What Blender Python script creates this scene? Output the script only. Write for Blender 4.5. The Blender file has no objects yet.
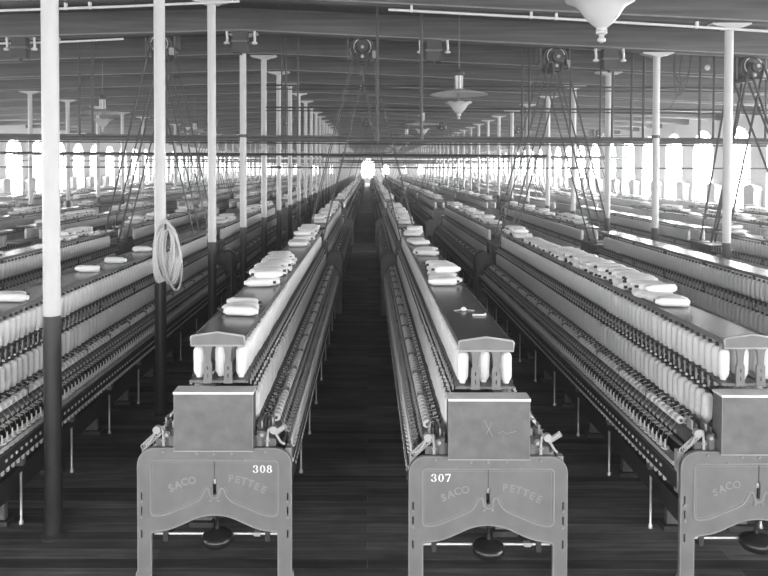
import bpy, math, random
import numpy as np
from mathutils import Matrix, Vector
random.seed(7); rng = np.random.default_rng(7)
PI = math.pi
sc = bpy.context.scene
C = sc.collection
U = 1.65/490; B = 725*U; H = 2.51; S = 1.65       # unit, bay depth, eye height, frame pitch
RIDGE_X = -620*U; SL_L, SL_R = .030, .0455
WXR = 3512*U; WXL = -4774*U; YB = -6.0; YE = 119.5
def beam_z(x): return H + 670*U - (SL_R*(x-RIDGE_X) if x > RIDGE_X else SL_L*(RIDGE_X-x))       # underside of the beams
BEAM_H = .40; BEAM_T = .20

# ---------------------------------------------------------------- materials
def mat(name, v, rough=.6, metal=0., var=.15, scale=6., bump=0., stretch=None, emit=0., spec=None, tint=None):
    m = bpy.data.materials.new(name); m.use_nodes = True
    nt = m.node_tree; b = nt.nodes['Principled BSDF']
    b.inputs['Roughness'].default_value = rough; b.inputs['Metallic'].default_value = metal
    if spec is not None: b.inputs['Specular IOR Level'].default_value = spec
    b.inputs['Base Color'].default_value = (v, v, v, 1)
    if emit:
        b.inputs['Emission Color'].default_value = (1, 1, 1, 1); b.inputs['Emission Strength'].default_value = emit
    if var:
        tc = nt.nodes.new('ShaderNodeTexCoord'); mp = nt.nodes.new('ShaderNodeMapping')
        nz = nt.nodes.new('ShaderNodeTexNoise'); rp = nt.nodes.new('ShaderNodeMapRange'); cb = nt.nodes.new('ShaderNodeCombineColor')
        nt.links.new(tc.outputs['Object'], mp.inputs['Vector'])
        if stretch: mp.inputs['Scale'].default_value = stretch
        nz.inputs['Scale'].default_value = scale; nz.inputs['Detail'].default_value = 5
        nt.links.new(mp.outputs['Vector'], nz.inputs['Vector'])
        nt.links.new(nz.outputs['Fac'], rp.inputs['Value'])
        rp.inputs['From Min'].default_value = .25; rp.inputs['From Max'].default_value = .75
        rp.inputs['To Min'].default_value = v*(1-var); rp.inputs['To Max'].default_value = v*(1+var)
        for k in range(3): nt.links.new(rp.outputs['Result'], cb.inputs[k])
        nt.links.new(cb.outputs['Color'], b.inputs['Base Color'])
        if bump:
            bp = nt.nodes.new('ShaderNodeBump'); bp.inputs['Strength'].default_value = bump; bp.inputs['Distance'].default_value = .01
            nt.links.new(nz.outputs['Fac'], bp.inputs['Height']); nt.links.new(bp.outputs['Normal'], b.inputs['Normal'])
    return m
M = {
 'yarn': mat('white_roving', .80, .9, var=.04, scale=30),
 'wood_tip': mat('dark_wood_tip', .05, .4, var=.2),
 'plate': mat('grey_enamel', .175, .38, var=.14, scale=9, bump=.05),
 'rim': mat('worn_enamel_edge', .42, .4, var=.12),
 'bead': mat('raised_bead_enamel', .25, .38, var=.1),
 'fit': mat('bright_fitting', .42, .4, var=.1), 'chalk': mat('chalk', .38, .9, var=.1), 'gloss': mat('black_gloss', .012, .28, var=0), 'barpipe': mat('grey_main_pipe', .10, .5, var=.2),
 'batten': mat('pale_batten', .20, .6, var=.2),  # light along the beams' lower edge, put into the strip colour
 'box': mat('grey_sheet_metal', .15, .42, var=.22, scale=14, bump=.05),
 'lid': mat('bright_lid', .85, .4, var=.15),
 'board': mat('polished_dark_board', .075, .22, var=.35, scale=5, spec=.9),
 'dark': mat('dark_iron', .04, .45, var=.3),
 'iron': mat('iron', .13, .4, var=.3),
 'steel': mat('bright_steel', .55, .35, metal=.3, var=.12),
 'cot': mat('roller_cot', .85, .6, var=.08),
 'rail': mat('light_rail', .66, .45, metal=.0, var=.2, scale=20),
 'paintw': mat('white_column_paint', .50, .45, var=.04),
 'paintb': mat('black_column_paint', .035, .3, var=.2),
 'beam': mat('beam_wood', .075, .6, var=.45, scale=3.0, stretch=(.3, 1, 9), bump=.3),
 'plank': mat('ceiling_planks', .05, .7, var=.4, scale=3, stretch=(6, .3, 1)),
 'wall': mat('whitewash', .80, .8, var=.05, scale=2),
 'sash': mat('sash_paint', .62, .5, var=.05),
 'num': mat('white_number_paint', .9, .5, var=0),
 'letter': mat('letter_metal', .27, .5, var=.1),
 'glass': mat('milk_glass', .52, .25, var=.03),
 'reflector': mat('white_enamel_reflector', .85, .4, var=.06),
 'porcelain': mat('porcelain', .7, .25, var=0),
 'pipe': mat('overhead_pipe', .045, .5, var=.3),
 'wpipe': mat('white_conduit', .65, .4, var=.05),
 'belt': mat('leather_belt', .05, .5, var=.2),
 'hose': mat('white_rope', .52, .8, var=.12, scale=60, bump=.3),
 'niche': mat('grey_niche', .45, .6, var=.1),
}
def pane_mat(name, e):
    m = mat(name, .8, .3, var=0, emit=e); return m
M['pane_r'] = pane_mat('daylit_pane_right', 9.0)
M['pane_l'] = pane_mat('daylit_pane_left', 6.0)
M['pane_b'] = pane_mat('daylit_pane_rear', 5.5)
M['pane_e'] = pane_mat('daylit_pane_end', 14.0)

def floor_mat():
    m = bpy.data.materials.new('oiled_floor_planks'); m.use_nodes = True; nt = m.node_tree; b = nt.nodes['Principled BSDF']
    N = nt.nodes.new; L = nt.links.new
    tc = N('ShaderNodeTexCoord'); br = N('ShaderNodeTexBrick')
    br.inputs['Scale'].default_value = 1.0; br.inputs['Brick Width'].default_value = 3.7; br.inputs['Row Height'].default_value = .115
    br.inputs['Mortar Size'].default_value = .004; br.inputs['Mortar Smooth'].default_value = .3; br.offset = .37
    br.inputs['Color1'].default_value = (.040, .040, .040, 1); br.inputs['Color2'].default_value = (.15, .15, .15, 1)
    br.inputs['Mortar'].default_value = (.14, .14, .14, 1)
    L(tc.outputs['Object'], br.inputs['Vector'])
    mp = N('ShaderNodeMapping'); mp.inputs['Scale'].default_value = (.8, 9, 1); L(tc.outputs['Object'], mp.inputs['Vector'])
    nz = N('ShaderNodeTexNoise'); nz.inputs['Scale'].default_value = 2.5; nz.inputs['Detail'].default_value = 6; L(mp.outputs[0], nz.inputs['Vector'])
    n2 = N('ShaderNodeTexNoise'); n2.inputs['Scale'].default_value = 1.3; n2.inputs['Detail'].default_value = 4; L(tc.outputs['Object'], n2.inputs['Vector'])
    r1 = N('ShaderNodeMapRange'); r1.inputs['From Min'].default_value = .3; r1.inputs['From Max'].default_value = .7; r1.inputs['To Min'].default_value = .55; r1.inputs['To Max'].default_value = 1.5
    L(nz.outputs['Fac'], r1.inputs['Value'])
    r2 = N('ShaderNodeMapRange'); r2.inputs['From Min'].default_value = .35; r2.inputs['From Max'].default_value = .65; r2.inputs['To Min'].default_value = .7; r2.inputs['To Max'].default_value = 1.5
    L(n2.outputs['Fac'], r2.inputs['Value'])
    mu = N('ShaderNodeMath'); mu.operation = 'MULTIPLY'; L(r1.outputs[0], mu.inputs[0]); L(r2.outputs[0], mu.inputs[1])
    vm = N('ShaderNodeVectorMath'); vm.operation = 'SCALE'; L(br.outputs['Color'], vm.inputs[0]); L(mu.outputs[0], vm.inputs['Scale'])
    L(vm.outputs[0], b.inputs['Base Color'])
    rr = N('ShaderNodeMapRange'); rr.inputs['To Min'].default_value = .5; rr.inputs['To Max'].default_value = .75; b.inputs['Specular IOR Level'].default_value = .35; L(nz.outputs['Fac'], rr.inputs['Value'])
    L(rr.outputs[0], b.inputs['Roughness'])
    bp = N('ShaderNodeBump'); bp.inputs['Strength'].default_value = .35; bp.inputs['Distance'].default_value = .004; L(br.outputs['Fac'], bp.inputs['Height']); bp.invert = True
    L(bp.outputs[0], b.inputs['Normal'])
    return m
M['floor'] = floor_mat()
M['floor_lit'] = mat('lit_aisle_boards', .16, .5, var=.25, scale=3, stretch=(.6, 6, 1))  # window light on the cross-aisle floor, put into the board colour

# ---------------------------------------------------------------- mesh builder
class MB:
    def __init__(s): s.v = []; s.f = []; s.m = []; s.mats = []
    def mi(s, m):
        if m not in s.mats: s.mats.append(m)
        return s.mats.index(m)
    def poly(s, pts, faces, m):
        o = len(s.v); s.v += [tuple(p) for p in pts]; k = s.mi(m)
        for f in faces: s.f.append(tuple(i+o for i in f)); s.m.append(k)
        return s
    def box(s, x0, x1, y0, y1, z0, z1, m):
        if x0 > x1: x0, x1 = x1, x0
        p = [(x0,y0,z0),(x1,y0,z0),(x1,y1,z0),(x0,y1,z0),(x0,y0,z1),(x1,y0,z1),(x1,y1,z1),(x0,y1,z1)]
        return s.poly(p, [(0,3,2,1),(4,5,6,7),(0,1,5,4),(1,2,6,5),(2,3,7,6),(3,0,4,7)], m)
    def tube(s, path, r, m, n=8, cap=True, closed=False):
        P = [Vector(p) for p in path]; R = r if isinstance(r, (list, tuple)) else [r]*len(P)
        o = len(s.v); k = s.mi(m); up = None; L = len(P)
        for i, p in enumerate(P):
            a = P[(i-1) % L] if (i > 0 or closed) else p; b_ = P[(i+1) % L] if (i < L-1 or closed) else p
            d = (b_-a)
            if d.length < 1e-9: d = Vector((0,0,1))
            d.normalize()
            if up is None:
                up = Vector((0,0,1)) if abs(d.z) < .9 else Vector((1,0,0))
            x = d.cross(up)
            if x.length < 1e-6: x = d.orthogonal()
            x.normalize(); y = x.cross(d).normalized(); up = y
            for j in range(n):
                t = 2*PI*j/n; q = p + (x*math.cos(t)+y*math.sin(t))*R[i]; s.v.append(tuple(q))
        for i in range(L-1 if not closed else L):
            i2 = (i+1) % L
            for j in range(n):
                j2 = (j+1) % n
                s.f.append((o+i*n+j, o+i*n+j2, o+i2*n+j2, o+i2*n+j)); s.m.append(k)
        if cap and not closed:
            s.f.append(tuple(o+j for j in range(n))[::-1]); s.m.append(k)
            s.f.append(tuple(o+(L-1)*n+j for j in range(n))); s.m.append(k)
        return s
    def lathe(s, prof, m, c=(0,0,0), n=12, axis='z', caps=True):
        # prof list of (r, h); m material or per-segment list
        o = len(s.v); cx, cy, cz = c
        for r, h in prof:
            for j in range(n):
                t = 2*PI*j/n; a, b_ = r*math.cos(t), r*math.sin(t)
                s.v.append({'z': (cx+a, cy+b_, cz+h), 'y': (cx+a, cy+h, cz+b_), 'x': (cx+h, cy+a, cz+b_)}[axis])
        for i in range(len(prof)-1):
            k = s.mi(m[i] if isinstance(m, list) else m)
            for j in range(n):
                j2 = (j+1) % n; s.f.append((o+i*n+j, o+i*n+j2, o+(i+1)*n+j2, o+(i+1)*n+j)); s.m.append(k)
        if caps:
            k0 = s.mi(m[0] if isinstance(m, list) else m); k1 = s.mi(m[-1] if isinstance(m, list) else m)
            if prof[0][0] > 1e-5: s.f.append(tuple(o+j for j in range(n))[::-1]); s.m.append(k0)
            if prof[-1][0] > 1e-5: s.f.append(tuple(o+(len(prof)-1)*n+j for j in range(n))); s.m.append(k1)
        return s
    def add(s, other, off=(0,0,0)):
        o = len(s.v); s.v += [(x+off[0], y+off[1], z+off[2]) for x, y, z in other.v]
        mp = [s.mi(m) for m in other.mats]
        s.f += [tuple(i+o for i in f) for f in other.f]; s.m += [mp[k] for k in other.m]
        return s
    def mesh(s, name, smooth=False):
        me = bpy.data.meshes.new(name); me.from_pydata(s.v, [], s.f)
        for m in s.mats: me.materials.append(m)
        me.polygons.foreach_set('material_index', s.m)
        if smooth: me.polygons.foreach_set('use_smooth', [True]*len(s.f))
        me.update(); 
        if smooth:
            try: me.set_sharp_from_angle(angle=math.radians(40))
            except Exception: pass
        return me
def link(name, me, parent=None, loc=None, rz=None, label=None):
    o = bpy.data.objects.new(name, me); C.objects.link(o)
    if parent: o.parent = parent
    if loc: o.location = loc
    if rz is not None: o.rotation_euler = (0, 0, rz)
    if label: o['label'] = label
    return o
def tag(o, label, cat, group=None, kind=None):
    o['label'] = label; o['category'] = cat
    if group: o['group'] = group
    if kind: o['kind'] = kind
    return o
def thing(name, label, cat, loc, rz=0, group=None):
    o = link(name, None, None, loc, rz); o.empty_display_size = .1
    return tag(o, label, cat, group)
def struct(name, mb_or_me, smooth=False, parent=None):
    me = mb_or_me.mesh(name, smooth) if isinstance(mb_or_me, MB) else mb_or_me
    o = link(name, me, parent); 
    if not parent: o['kind'] = 'structure'
    return o
def curve_mesh(name, splines, m, extrude=0, bevel=0, dim='2D', fill='BOTH', bres=2):
    cu = bpy.data.curves.new(name, 'CURVE'); cu.dimensions = dim
    cu.fill_mode = fill if dim == '2D' else 'FULL'; cu.extrude = extrude; cu.bevel_depth = bevel; cu.bevel_resolution = bres
    for pts, cyc in splines:
        sp = cu.splines.new('POLY'); sp.points.add(len(pts)-1)
        for i, p in enumerate(pts): sp.points[i].co = (p[0], p[1], p[2] if len(p) > 2 else 0, 1)
        sp.use_cyclic_u = cyc
    ob = bpy.data.objects.new(name, cu); C.objects.link(ob)
    dg = bpy.context.evaluated_depsgraph_get(); me = bpy.data.meshes.new_from_object(ob.evaluated_get(dg))
    bpy.data.objects.remove(ob); bpy.data.curves.remove(cu); me.materials.clear(); me.materials.append(m)
    return me
def text_mesh(txt, size, m, ext=.002, off=0., letters=None):
    """one mesh; letters = list of (x, y, rot) per character (curve plane)"""
    out = MB(); k = 0
    for ch in txt:
        cu = bpy.data.curves.new('t', 'FONT'); cu.body = ch; cu.size = size; cu.extrude = ext; cu.offset = off
        cu.align_x = 'CENTER'; cu.align_y = 'CENTER'
        ob = bpy.data.objects.new('t', cu); C.objects.link(ob)
        dg = bpy.context.evaluated_depsgraph_get(); me = bpy.data.meshes.new_from_object(ob.evaluated_get(dg))
        bpy.data.objects.remove(ob)
        x, y, r = letters[k]; k += 1
        vs = []
        for v in me.vertices:
            a, b_ = v.co.x*math.cos(r)-v.co.y*math.sin(r)+x, v.co.x*math.sin(r)+v.co.y*math.cos(r)+y
            vs.append((a, -v.co.z, b_))
        out.poly(vs, [tuple(p.vertices) for p in me.polygons], m)
    return out
def up_xz(me, y=0):
    """curve plane XY -> world XZ, facing -Y"""
    me.transform(Matrix(((1,0,0,0),(0,0,-1,y),(0,1,0,0),(0,0,0,1)))); me.update(); return me
def arc(cx, cz, r, a0, a1, n=8): return [(cx+r*math.cos(math.radians(a0+(a1-a0)*i/n)), cz+r*math.sin(math.radians(a0+(a1-a0)*i/n))) for i in range(n+1)]
def smooth_path(pts, it=2):
    for _ in range(it):
        q = [pts[0]]
        for a, b_ in zip(pts, pts[1:]):
            q.append(tuple(.75*i+.25*j for i, j in zip(a, b_))); q.append(tuple(.25*i+.75*j for i, j in zip(a, b_)))
        q.append(pts[-1]); pts = q
    return pts

# ---------------------------------------------------------------- setting
f = MB(); f.box(WXL, WXR, YB, YE, -.1, 0, M['floor']); struct('floor', f)
k = 0
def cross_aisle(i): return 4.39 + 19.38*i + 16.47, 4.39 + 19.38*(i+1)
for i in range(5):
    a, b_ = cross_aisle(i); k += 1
    struct('trim_%d' % k, MB().box(WXL+.02, WXR-.02, a+.5, a+1.0+.25*i, 0, .012, M['floor_lit']))  # pale strip painted as daylight lying across the aisle floor
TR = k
# ceiling and beams
def roof_z(x): return beam_z(x) + BEAM_H
c = MB()
for x0, x1 in ((WXL-.3, RIDGE_X), (RIDGE_X, WXR+.3)):
    z0, z1 = roof_z(x0), roof_z(x1)
    c.poly([(x0,YB,z0),(x1,YB,z1),(x1,YE,z1),(x0,YE,z0),(x0,YB,z0+.15),(x1,YB,z1+.15),(x1,YE,z1+.15),(x0,YE,z0+.15)],
           [(0,3,2,1)[::-1],(4,5,6,7),(0,1,5,4),(2,3,7,6),(1,2,6,5),(3,0,4,7)], M['plank'])
struct('ceiling', c)
bm_ = MB(); t = BEAM_T/2; xs = [WXL, RIDGE_X, WXR]
sec = [(-t, BEAM_H), (-t, .035), (-t+.035, 0), (t-.035, 0), (t, .035), (t, BEAM_H)]
V = [(x, y, beam_z(x)+z) for x in xs for (y, z) in sec]
F = []
for i in range(2):
    for j in range(5): F.append((i*6+j, (i+1)*6+j, (i+1)*6+j+1, i*6+j+1))
bm_.poly(V, F, M['beam']); V2 = [(x, y, beam_z(x)+z) for x in xs for (y, z) in ((-t-.012, .028), (-t-.012, .048), (-t+.002, .048), (-t+.002, .028))]
bm_.poly(V2, [(i*4+j, (i+1)*4+j, (i+1)*4+(j+1) % 4, i*4+(j+1) % 4) for i in range(2) for j in range(4)], M['batten'])  # pale strip added for the light caught on the lower beam edge
beam_me = bm_.mesh('beam')
for n in range(-2, 49):
    TR += 1; o = link('trim_%d' % TR, beam_me, None, (0, n*B, 0)); o['kind'] = 'structure'
# side walls with arched window openings, one mesh each
W_W = 1.5; SILL = 1.25; SPR = 3.10; 
def wall_panel(mb, y0, y1, place, zt, m, w=W_W, sill=SILL, spr=SPR, depth=.3, rise=None):
    """place(s,z,d)->xyz ; s along wall, d outward"""
    yc = (y0+y1)/2; a, b_ = yc-w/2, yc+w/2; r = w/2; rise = rise or r
    arcp = [(yc+r*math.cos(PI*i/12), spr+rise*math.sin(PI*i/12)) for i in range(13)]     # b -> a
    def q(pts): mb.poly([place(s_, z, 0) for s_, z in pts], [tuple(range(len(pts)))], m)
    q([(y0,0),(a,0),(a,spr),(y0,spr)]); q([(b_,0),(y1,0),(y1,spr),(b_,spr)]); q([(a,0),(b_,0),(b_,sill),(a,sill)])
    q([(y0,spr),(a,spr),(a,zt(a)),(y0,zt(y0))]); q([(b_,spr),(y1,spr),(y1,zt(y1)),(b_,zt(b_))])
    for p, p2 in zip(arcp, arcp[1:]): q([p, (p[0], zt(p[0])), (p2[0], zt(p2[0])), p2])
    ring = [(a, sill), (b_, sill)] + arcp
    for p, p2 in zip(ring, ring[1:]+ring[:1]):
        mb.poly([place(p[0],p[1],0), place(p2[0],p2[1],0), place(p2[0],p2[1],depth), place(p[0],p[1],depth)], [(0,1,2,3)], m)
    return ring
def window_parts(w=W_W, sill=SILL, spr=SPR, rise=None, pane=None):
    r = w/2; rise = rise or r
    ring = [(-w/2, sill), (w/2, sill)] + [(r*math.cos(PI*i/12), spr+rise*math.sin(PI*i/12)) for i in range(13)]
    p = MB(); p.poly([(s_, 0, z) for s_, z in ring], [tuple(range(len(ring)))], pane)
    fr = MB(); fr.tube([(s_*.98, -.03, z) for s_, z in ring], .035, M['sash'], n=4, closed=True)
    for i in range(1, 4): 
        x = -w/2+w*i/4; fr.box(x-.014, x+.014, -.05, -.01, sill, spr+rise*math.sqrt(max(0, 1-(x/r)**2)), M['sash'])
    z = sill+.42
    while z < spr+.1: fr.box(-w/2, w/2, -.05, -.01, z-.013, z+.013, M['sash']); z += .42
    fr.box(-w/2, w/2, -.07, 0, (sill+spr)/2-.03, (sill+spr)/2+.03, M['sash'])
    return p.mesh('pane'), fr.mesh('window_frame')
wn = 0
def add_window(pm, fm, loc, rz):
    global wn; wn += 1
    e = link('window_%d' % wn, pm, None, loc, rz); e['kind'] = 'structure'
    link('window_frame', fm, e)
nb0, nb1 = -2, 49
for side, X in (('left', WXL), ('right', WXR)):
    sg = 1 if side == 'right' else -1; w = MB()
    zt = lambda s_, X=X: beam_z(X)+BEAM_H
    place = lambda s_, z, d, X=X, sg=sg: (X+sg*d, s_, z)
    pm, fm = window_parts(pane=M['pane_r' if sg > 0 else 'pane_l'])
    for n in range(nb0, nb1):
        wall_panel(w, n*B-.5*B+B/2, n*B+B, place, zt, M['wall']) if False else wall_panel(w, n*B, n*B+B, place, zt, M['wall'])
        yc = (n+.5)*B
        add_window(pm, fm, (X+sg*.2, yc, 0), -PI/2 if sg > 0 else PI/2)
    struct('wall_'+side, w)
    # dark wainscot skirting
    struct('baseboard_'+side, MB().box(X-sg*.03, X, YB, YE, 0, .25, M['iron']))
for side, Y in (('back', YB), ('end', YE)):
    sg = 1 if side == 'end' else -1; w = MB()
    place = lambda s_, z, d, Y=Y, sg=sg: (s_, Y+sg*d, z)
    nw = 9; ww = -WXL/5.5
    pm, fm = window_parts(w=2.0 if side == 'back' else 2.2, pane=M['pane_b' if side == 'back' else 'pane_e'], sill=.9, spr=2.9)
    off = 0
    small = window_parts(w=1.1, sill=1.5, spr=2.5, pane=M['pane_e'])
    for i in range(nw):
        x0 = WXL+i*ww
        if side == 'end' and i != 5:
            wall_panel(w, x0, x0+ww, place, roof_z, M['wall'], w=1.1, sill=1.5, spr=2.5); add_window(small[0], small[1], (x0+ww/2, Y+sg*.2, 0), 0); continue
        wall_panel(w, x0, x0+ww, place, roof_z, M['wall'], w=2.0 if side == 'back' else 2.2, sill=.9, spr=2.9)
        add_window(pm, fm, (x0+ww/2, Y+sg*.2, 0), 0 if sg > 0 else PI)
    x1 = WXL+nw*ww; w.poly([place(x1, 0, 0), place(WXR, 0, 0), place(WXR, roof_z(WXR), 0), place(x1, roof_z(x1), 0)], [(0,1,2,3)], M['wall'])
    struct('wall_'+side, w)

# ---------------------------------------------------------------- spinning frame
L = 8.18; PITCH = .07
Y_A = .30; NSP = int((L-.45-Y_A)/PITCH)
def PX(a, b_): return ((130+a/3.944)-214.5)/165, 2.51-((430+b_/3.944)-168.5)/165
def mirror(pts): return pts + [(-x, z) for x, z in reversed(pts)]
# end plate outline
ow = .468; lw = .085; top = .800; rr = .10
arch_r = [(.388, 0), (.388, .270), (.380, .284), (.355, .290)] + smooth_path([(.34, .293), (.27, .304), (.19, .338), (.11, .376), (.05, .390), (0, .393)], 2)
outer = [(ow+.012, 0), (ow+.012, .03), (ow, .05)] + arc(ow-rr, top-rr, rr, 0, 90, 8)
right = [*outer]
outline = [( x, z) for x, z in outer] + [(-x, z) for x, z in reversed(outer)] + [(-x, z) for x, z in arch_r] + [(x, z) for x, z in reversed(arch_r)]
# dedupe apex
ol = [outline[0]]
for p in outline[1:]:
    if (p[0]-ol[-1][0])**2+(p[1]-ol[-1][1])**2 > 1e-8: ol.append(p)
def slot(cx, cz, w, h): return arc(cx, cz+h/2-w/2, w/2, 0, 180, 6) + arc(cx, cz-h/2+w/2, w/2, 180, 360, 6)
holes = [slot(0, .566, .030, .112)]
for sx in (-1, 1):
    for cz in (.505, .418, .275): holes.append(slot(sx*.445, cz, .016, .058))
plate_me = up_xz(curve_mesh('end_plate', [(ol, True)] + [(h_, True) for h_ in holes], M['plate'], extrude=.012, bevel=.004), 0)
bead = [(0.0, .494), (.016, .496), (.026, .508), (.031, .540), (.039, .557), (.052, .556), (.062, .538), (.072, .510), (.097, .479), (.15, .455), (.205, .433), (.26, .408), (.30, .394), (.335, .388)]
bead = smooth_path(bead, 2) + arc(.362, .415, .027, -90, 0, 4) + arc(.362, .702, .027, 0, 90, 4)
bead_full = [(-x, z) for x, z in reversed(bead)][:-1] + bead
def bead_mesh(sc_, r, m):
    b_ = MB(); b_.tube([(x*sc_, -.017, z) for x, z in bead_full], r, m, n=6, closed=True); return b_
bd = bead_mesh(1, .006, M['bead'])
def inset(path, d):
    n = len(path); out = []
    for i in range(n):
        a, b_ = Vector(path[i-1]), Vector(path[(i+1) % n]); t_ = (b_-a).normalized(); out.append((path[i][0]-t_.y*d, path[i][1]+t_.x*d))
    return out
q_ = inset(bead_full, .015); h_ = len(q_)//2
bd.tube([(x, -.0135, z) for x, z in [p for p in q_[h_:] if p[0] > .052]+[p for p in q_[:h_] if p[0] < -.052]], .0035, M['bead'], n=5)  # thin inner line added for the highlight along the raised bead
bead_me = bd.mesh('raised_bead', True)
edge = MB()
edge.tube([(x, -.014, z) for x, z in [( -x, z) for x, z in reversed(outer)][::-1][:0] + [(x, z) for x, z in outer] + [(-x, z) for x, z in reversed(outer)]], .004, M['bead'], n=6)
edge.tube([(-x, -.014, z) for x, z in arch_r] + [(x, -.014, z) for x, z in reversed(arch_r)], .005, M['bead'], n=6)
edge_me = edge.mesh('edge_rim', True)
bolt_me = MB().lathe([(.010, 0), (.010, .003), (.008, .007), (.0, .009)], M['bead'], n=10, axis='y').mesh('bolt', True)
bolt_me.transform(Matrix.Rotation(PI, 4, 'Z'))
seam_me = MB().box(-.002, .002, -.018, -.012, .622, .733, M['dark']).mesh('seam')
# lettering: SACO rises, PETTEE falls
def arcword(txt, pts): return text_mesh(txt, .062, M['letter'], ext=.0025, off=.0012, letters=pts)
sa = [(-.263, .556, .34), (-.223, .577, .30), (-.182, .595, .20), (-.136, .604, .10)]
pe = [(.100, .617, -.05), (.141, .611, -.14), (.180, .601, -.22), (.220, .586, -.30), (.258, .568, -.36), (.299, .548, -.42)]
let_me = []
for w_, p_ in (('SACO', sa), ('PETTEE', pe)):
    q_ = arcword(w_, p_); q_.v = [(x, y-.017, z) for x, y, z in q_.v]; let_me.append(q_.mesh('embossed_lettering'))
def ring_quads(mb, cx, cz, ro, rzo, ri, rzi, t0, t1, m, n=24):
    P = []
    for i in range(n+1):
        t = math.radians(t0+(t1-t0)*i/n)
        P += [(cx+ro*math.cos(t), -.0182, cz+rzo*math.sin(t)), (cx+ri*math.cos(t), -.0182, cz+rzi*math.sin(t))]
    mb.poly(P, [(2*i, 2*i+1, 2*i+3, 2*i+2) for i in range(n)], m)
def number_mesh(txt, x, z):
    mb = MB(); w_ = M['num']
    for i, ch in enumerate(txt):
        cx = x+(i-1)*.041
        if ch == '0': ring_quads(mb, cx, z, .0165, .0235, .0070, .0205, 0, 360, w_)
        if ch == '8': ring_quads(mb, cx, z+.0115, .0135, .0120, .0055, .0090, 0, 360, w_); ring_quads(mb, cx, z-.0105, .0165, .0130, .0070, .0098, 0, 360, w_)
        if ch == '3': ring_quads(mb, cx-.002, z+.0115, .0145, .0120, .0060, .0090, -80, 165, w_); ring_quads(mb, cx-.002, z-.0105, .0170, .0130, .0070, .0098, -165, 95, w_); mb.box(cx-.017, cx-.008, -.0186, -.0180, z+.009, z+.015, w_); mb.box(cx-.019, cx-.010, -.0186, -.0180, z-.016, z-.009, w_)
        if ch == '7': mb.poly([(cx-.016, -.0182, z+.0235), (cx+.016, -.0182, z+.0235), (cx+.016, -.0182, z+.017), (cx+.002, -.0182, z-.0235), (cx-.008, -.0182, z-.0235), (cx+.010, -.0182, z+.016), (cx-.012, -.0182, z+.016), (cx-.013, -.0182, z+.011), (cx-.016, -.0182, z+.011)], [(0,1,2,5,6), (2,3,4,5), (0,6,7,8)], w_)
    return mb.mesh('frame_number')
num_me = {'308': number_mesh('308', .294, .677), '307': number_mesh('307', -.280, .677)}
latch_me = MB().box(-.008, .008, -.006, .004, .58, .61, M['fit']).lathe([(.0, 0), (.008, .004), (.008, .02)], M['steel'], c=(0, -.012, .60), n=10, axis='y').mesh('latch')
# front box
bx = MB(); bx.box(-.238, .238, -.040, .075, .792, 1.142, M['box'])
box_me = bx.mesh('gear_case')
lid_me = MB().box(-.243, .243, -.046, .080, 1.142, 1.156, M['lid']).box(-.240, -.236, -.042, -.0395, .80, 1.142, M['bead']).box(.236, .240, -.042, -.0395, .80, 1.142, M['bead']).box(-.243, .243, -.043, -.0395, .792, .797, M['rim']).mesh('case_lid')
chalk_me = MB().tube([(-.03, -.042, 1.03), (.02, -.042, .93)], .0011, M['chalk'], n=4).tube([(.015, -.042, 1.02), (-.02, -.042, .94)], .0009, M['chalk'], n=4).tube([(.05, -.042, .95), (.08, -.042, .965), (.10, -.042, .95), (.16, -.042, .965)], .0009, M['chalk'], n=4).mesh('chalk_mark')
# pediment
ped = [(-.165, 1.406), (.165, 1.406), (.167, 1.448)] + arc(.151, 1.452, .016, 0, 80, 4) + [(0, 1.490)] + [(-x, z) for x, z in reversed(arc(.151, 1.452, .016, 0, 80, 4))] + [(-.167, 1.448)]
ped_me = up_xz(curve_mesh('pediment', [(ped, True)], M['plate'], extrude=.012), .10)
ped_rim = MB().tube([(x, .087, z) for x, z in ped], .006, M['rim'], n=6, closed=True).mesh('pediment_rim', True)
def upright_mesh(x):
    pts = [(x, 1.406), (x-.036, 1.406), (x-.022, 1.385), (x-.017, 1.35), (x-.015, 1.31), (x-.023, 1.29), (x-.025, 1.17), (x+.025, 1.17), (x+.023, 1.29), (x+.015, 1.31), (x+.017, 1.35), (x+.022, 1.385), (x+.036, 1.406)]
    me = up_xz(curve_mesh('creel_upright', [(pts, True), (slot(x, 1.265, .010, .026), True), (slot(x, 1.215, .010, .030), True)], M['plate'], extrude=.008, bevel=.002), .10)
    return me
up_me = [upright_mesh(-.063), upright_mesh(.063)]
board_me = MB().box(-.160, .160, .115, L-.30, 1.432, 1.452, M['board']).box(-.166, -.160, .115, L-.3, 1.427, 1.457, M['iron']).box(.160, .166, .115, L-.3, 1.427, 1.457, M['iron']).mesh('creel_board')
def creel_rails():
    m = MB()
    for s_ in (-1, 1):
        m.box(s_*.085, s_*.178, .10, L-.3, 1.170, 1.185, M['iron'])
        m.box(s_*.170, s_*.250, .14, L-.3, .882, .895, M['iron'])
        m.box(s_*.0, s_*.06, .10, L-.3, 1.170, 1.185, M['iron'])
        y = .22
        while y < L-.35:
            m.box(s_*.172, s_*.186, y-.012, y+.012, 1.165, 1.198, M['dark']); m.box(s_*.178, s_*.187, y+.030, y+.044, 1.170, 1.188, M['rim'])
            m.box(s_*.246, s_*.262, y-.012, y+.012, .878, .912, M['dark']); m.box(s_*.254, s_*.262, y+.028, y+.044, .884, .900, M['rim'])
            m.box(s_*.174, s_*.184, y+.036, y+.048, 1.115, 1.168, M['rim']); m.box(s_*.20, s_*.214, y+.034, y+.046, 1.115, 1.130, M['rail']); m.box(s_*.15, s_*.17, y-.02, y-.005, 1.14, 1.168, M['fit']); y += .087
    return m.mesh('creel_rail')
rail_me = creel_rails()
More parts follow.
